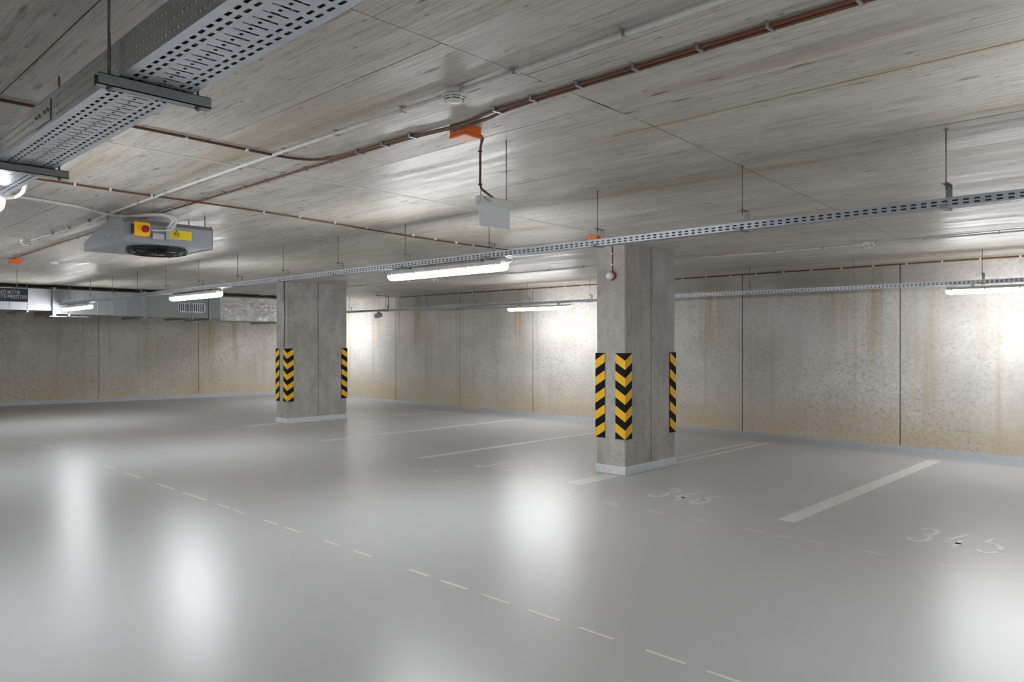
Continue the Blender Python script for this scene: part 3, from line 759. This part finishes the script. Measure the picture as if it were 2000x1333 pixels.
run('flexible_hose', 'grey hose swinging out below the wide perforated tray', 'hose',
    smooth_path([(-5.0,.955,2.355),(-4.90,1.0,2.362),(-4.95,1.08,2.385),(-4.88,1.1,2.40),(-4.74,1.08,2.40),(-4.50,1.03,2.405),(-4.3,.97,2.41)], 6), .011, M['grey_pipe'])

# ================================================================== AIR DUCT
DX = -17.0
duct = thing('air_duct', 'long galvanised air duct with grille and foil-wrapped end before the side wall', 'air duct', (DX-.65, 4.0, 2.1))
def dbox(name, x0, x1, y0, y1, z0, z1, m, parent=None, bevel=0):
    o = Vector(duct.location); p = parent
    return MB().box(x0-o.x, x1-o.x, y0-o.y, y1-o.y, z0-o.z, z1-o.z).build(name, m, p if p is not None else duct, bevel)
BK = DX-1.3
secs = [(-3.0,-.6,2.18),(-.6,1.9,2.18),(1.9,4.36,2.18),(4.42,5.49,2.115),(5.49,6.10,2.11),(6.16,7.53,2.10),(7.60,7.80,2.09)]
for y0, y1, z0 in secs: dbox('duct_section', BK, DX-(.03 if z0 > 2.15 else 0), y0+.004, y1-.004, z0, 2.61, M['galv_duct'])
for y, z0 in ((-.6,2.18),(1.9,2.18),(4.39,2.10),(6.13,2.09),(7.565,2.085)):
    fl = dbox('flange', BK-.03, DX+.035, y-.03, y+.03, z0-.035, 2.645, M['galv_duct'])
for y in (4.66, 4.95, 5.2, 5.48, 5.76): dbox('stiffening_bead', DX-.01, DX+.008, y-.012, y+.012, 2.13, 2.60, M['galv_duct'])
for y in (2.3, 2.75, 3.2, 3.65): dbox('stiffening_bead', DX-.04, DX-.022, y-.012, y+.012, 2.20, 2.60, M['galv_duct'])
gr = dbox('grille', DX-.01, DX+.006, 6.84, 7.44, 2.23, 2.43, M['dark'])
for a, b, c, d in ((6.83,7.45,2.22,2.242),(6.83,7.45,2.418,2.44),(6.83,6.855,2.22,2.44),(7.425,7.45,2.22,2.44)): dbox('grille_frame', DX, DX+.02, a, b, c, d, M['galv'], gr)
for k in range(13): dbox('grille_slat', DX+.002, DX+.016, 6.875+k*.0425, 6.897+k*.0425, 2.242, 2.418, M['galv'], gr)
# foil-wrapped run, crumpled
from mathutils import noise as mnoise
mb = MB(); ny, nz = 90, 18; o = Vector(duct.location); ring = []
for i in range(ny+1):
    y = 7.80+2.6*i/ny; n0 = len(mb.v)
    sec = []
    for k in range(nz+1):
        z = 2.05+.55*k/nz
        d = .022*mnoise.noise((y*4, z*6, 3.1))+.016*mnoise.noise((y*13, z*15, 7.7))+.02*math.sin(math.pi*k/nz)
        sec.append((DX+.025+d, z))
    sec += [(BK, 2.60), (BK, 2.05)]
    mb.v += [(x-o.x, y-o.y, z-o.z) for x, z in sec]; ring.append(n0)
k_ = nz+3
for a, b in zip(ring, ring[1:]):
    for k in range(k_):
        j = (k+1) % k_; mb.f.append((a+k, a+j, b+j, b+k)); mb.sm.append(False)
mb.f.append(tuple(ring[0]+k for k in range(k_))); mb.sm.append(False); mb.f.append(tuple(ring[-1]+k for k in range(k_))); mb.sm.append(False)
mb.build('foil_wrap', M['foil'], duct)
for y, z0 in ((3.9,2.18),(4.62,2.115),(7.1,2.10),(9.28,2.05)):      # trapeze rails under the duct
    sr = dbox('support_rail', BK-.1, DX+.16, y-.02, y+.02, z0-.045, z0-.004, M['galv_dark'])
    MB().tube([Vector((DX+.11,y,z0-.06))-o, Vector((DX+.11,y,H))-o], .006, 6).build('support_rod', M['rod'], sr)
dbox('edge_rail', DX-.05, DX+.03, 7.3, 10.4, 2.015, 2.045, M['galv_dark'])
dbox('edge_rail', DX-.2, DX+.05, 4.3, 5.0, 2.055, 2.075, M['galv_dark'])

# hanging warning sign in front of the duct
SX = -13.86; sy1 = 3.212
t = thing('hanging_sign', 'dark blue hanging sign with pale capital lettering before the duct', 'sign', (SX, sy1-.40, 2.195))
MB().box(-.012, .012, -.40, .40, 0, .212).build('sign_panel', M['signbg'], t, bevel=.003)
def text_mesh(s, name, parent, yr, z, cap, width_last, last):
    cu = bpy.data.curves.new(name, 'FONT'); cu.body = s; cu.size = 1; cu.extrude = 0.0; cu.offset = .010
    tmp = bpy.data.objects.new(name+'_tmp', cu); C.objects.link(tmp)
    dg = bpy.context.evaluated_depsgraph_get(); me = bpy.data.meshes.new_from_object(tmp.evaluated_get(dg))
    cu.body = last; dg.update(); bpy.context.view_layer.update()
    m2 = bpy.data.meshes.new_from_object(tmp.evaluated_get(bpy.context.evaluated_depsgraph_get()))
    wl_ = max(v.co.x for v in m2.vertices)-min(v.co.x for v in m2.vertices)
    mx = max(v.co.x for v in me.vertices); hz = max(v.co.y for v in me.vertices)
    bpy.data.objects.remove(tmp); bpy.data.meshes.remove(m2)
    kx = width_last/wl_; kz = cap/hz
    for v in me.vertices:
        x, y = v.co.x, v.co.y
        v.co = (0.0132, yr+(x-mx)*kx, z+y*kz)
    me.materials.clear()
    return link(name, me, M['signtx'], parent)
text_mesh('VYPNITE MOTOR', 'sign_lettering', t, .292, .118, .055, .170, 'MOTOR')
text_mesh('OPUSTITE PRIESTOR!', 'sign_lettering', t, .380, .050, .055, .258, 'PRIESTOR!')
for y in (-.25, .25): MB().tube([(0,y,.212),(0,y,H-2.195)], .004, 6).build('hanger_rod', M['rod'], t)

# small camera under the wall tray
t = thing('surveillance_camera', 'small grey camera on a bracket under the slotted wall tray', 'camera', (-14.75, YB+.045, ZM))
MB().box(-.02, .02, -.02, .02, -.05, 0).build('mount', M['lamp_body'], t)
MB().tube([(.10,-.0,-.08),(-.06,-.03,-.11)], [.055,.06], 14).build('body', M['lamp_body'], t)
MB().tube([(-.06,-.03,-.11),(-.075,-.033,-.113)], .035, 14).build('lens', M['dark'], t)
run('drop_conduit', 'angled conduit dropping from the ceiling to the slotted wall tray', 'conduit',
    [(-14.85,YB+.05,H-.002),(-14.80,YB+.05,H-.03),(-14.45,YB+.09,H-.06),(-14.42,YB+.10,H-.09),(-14.42,YB+.10,ZM+.06)], .010, M['rod'])
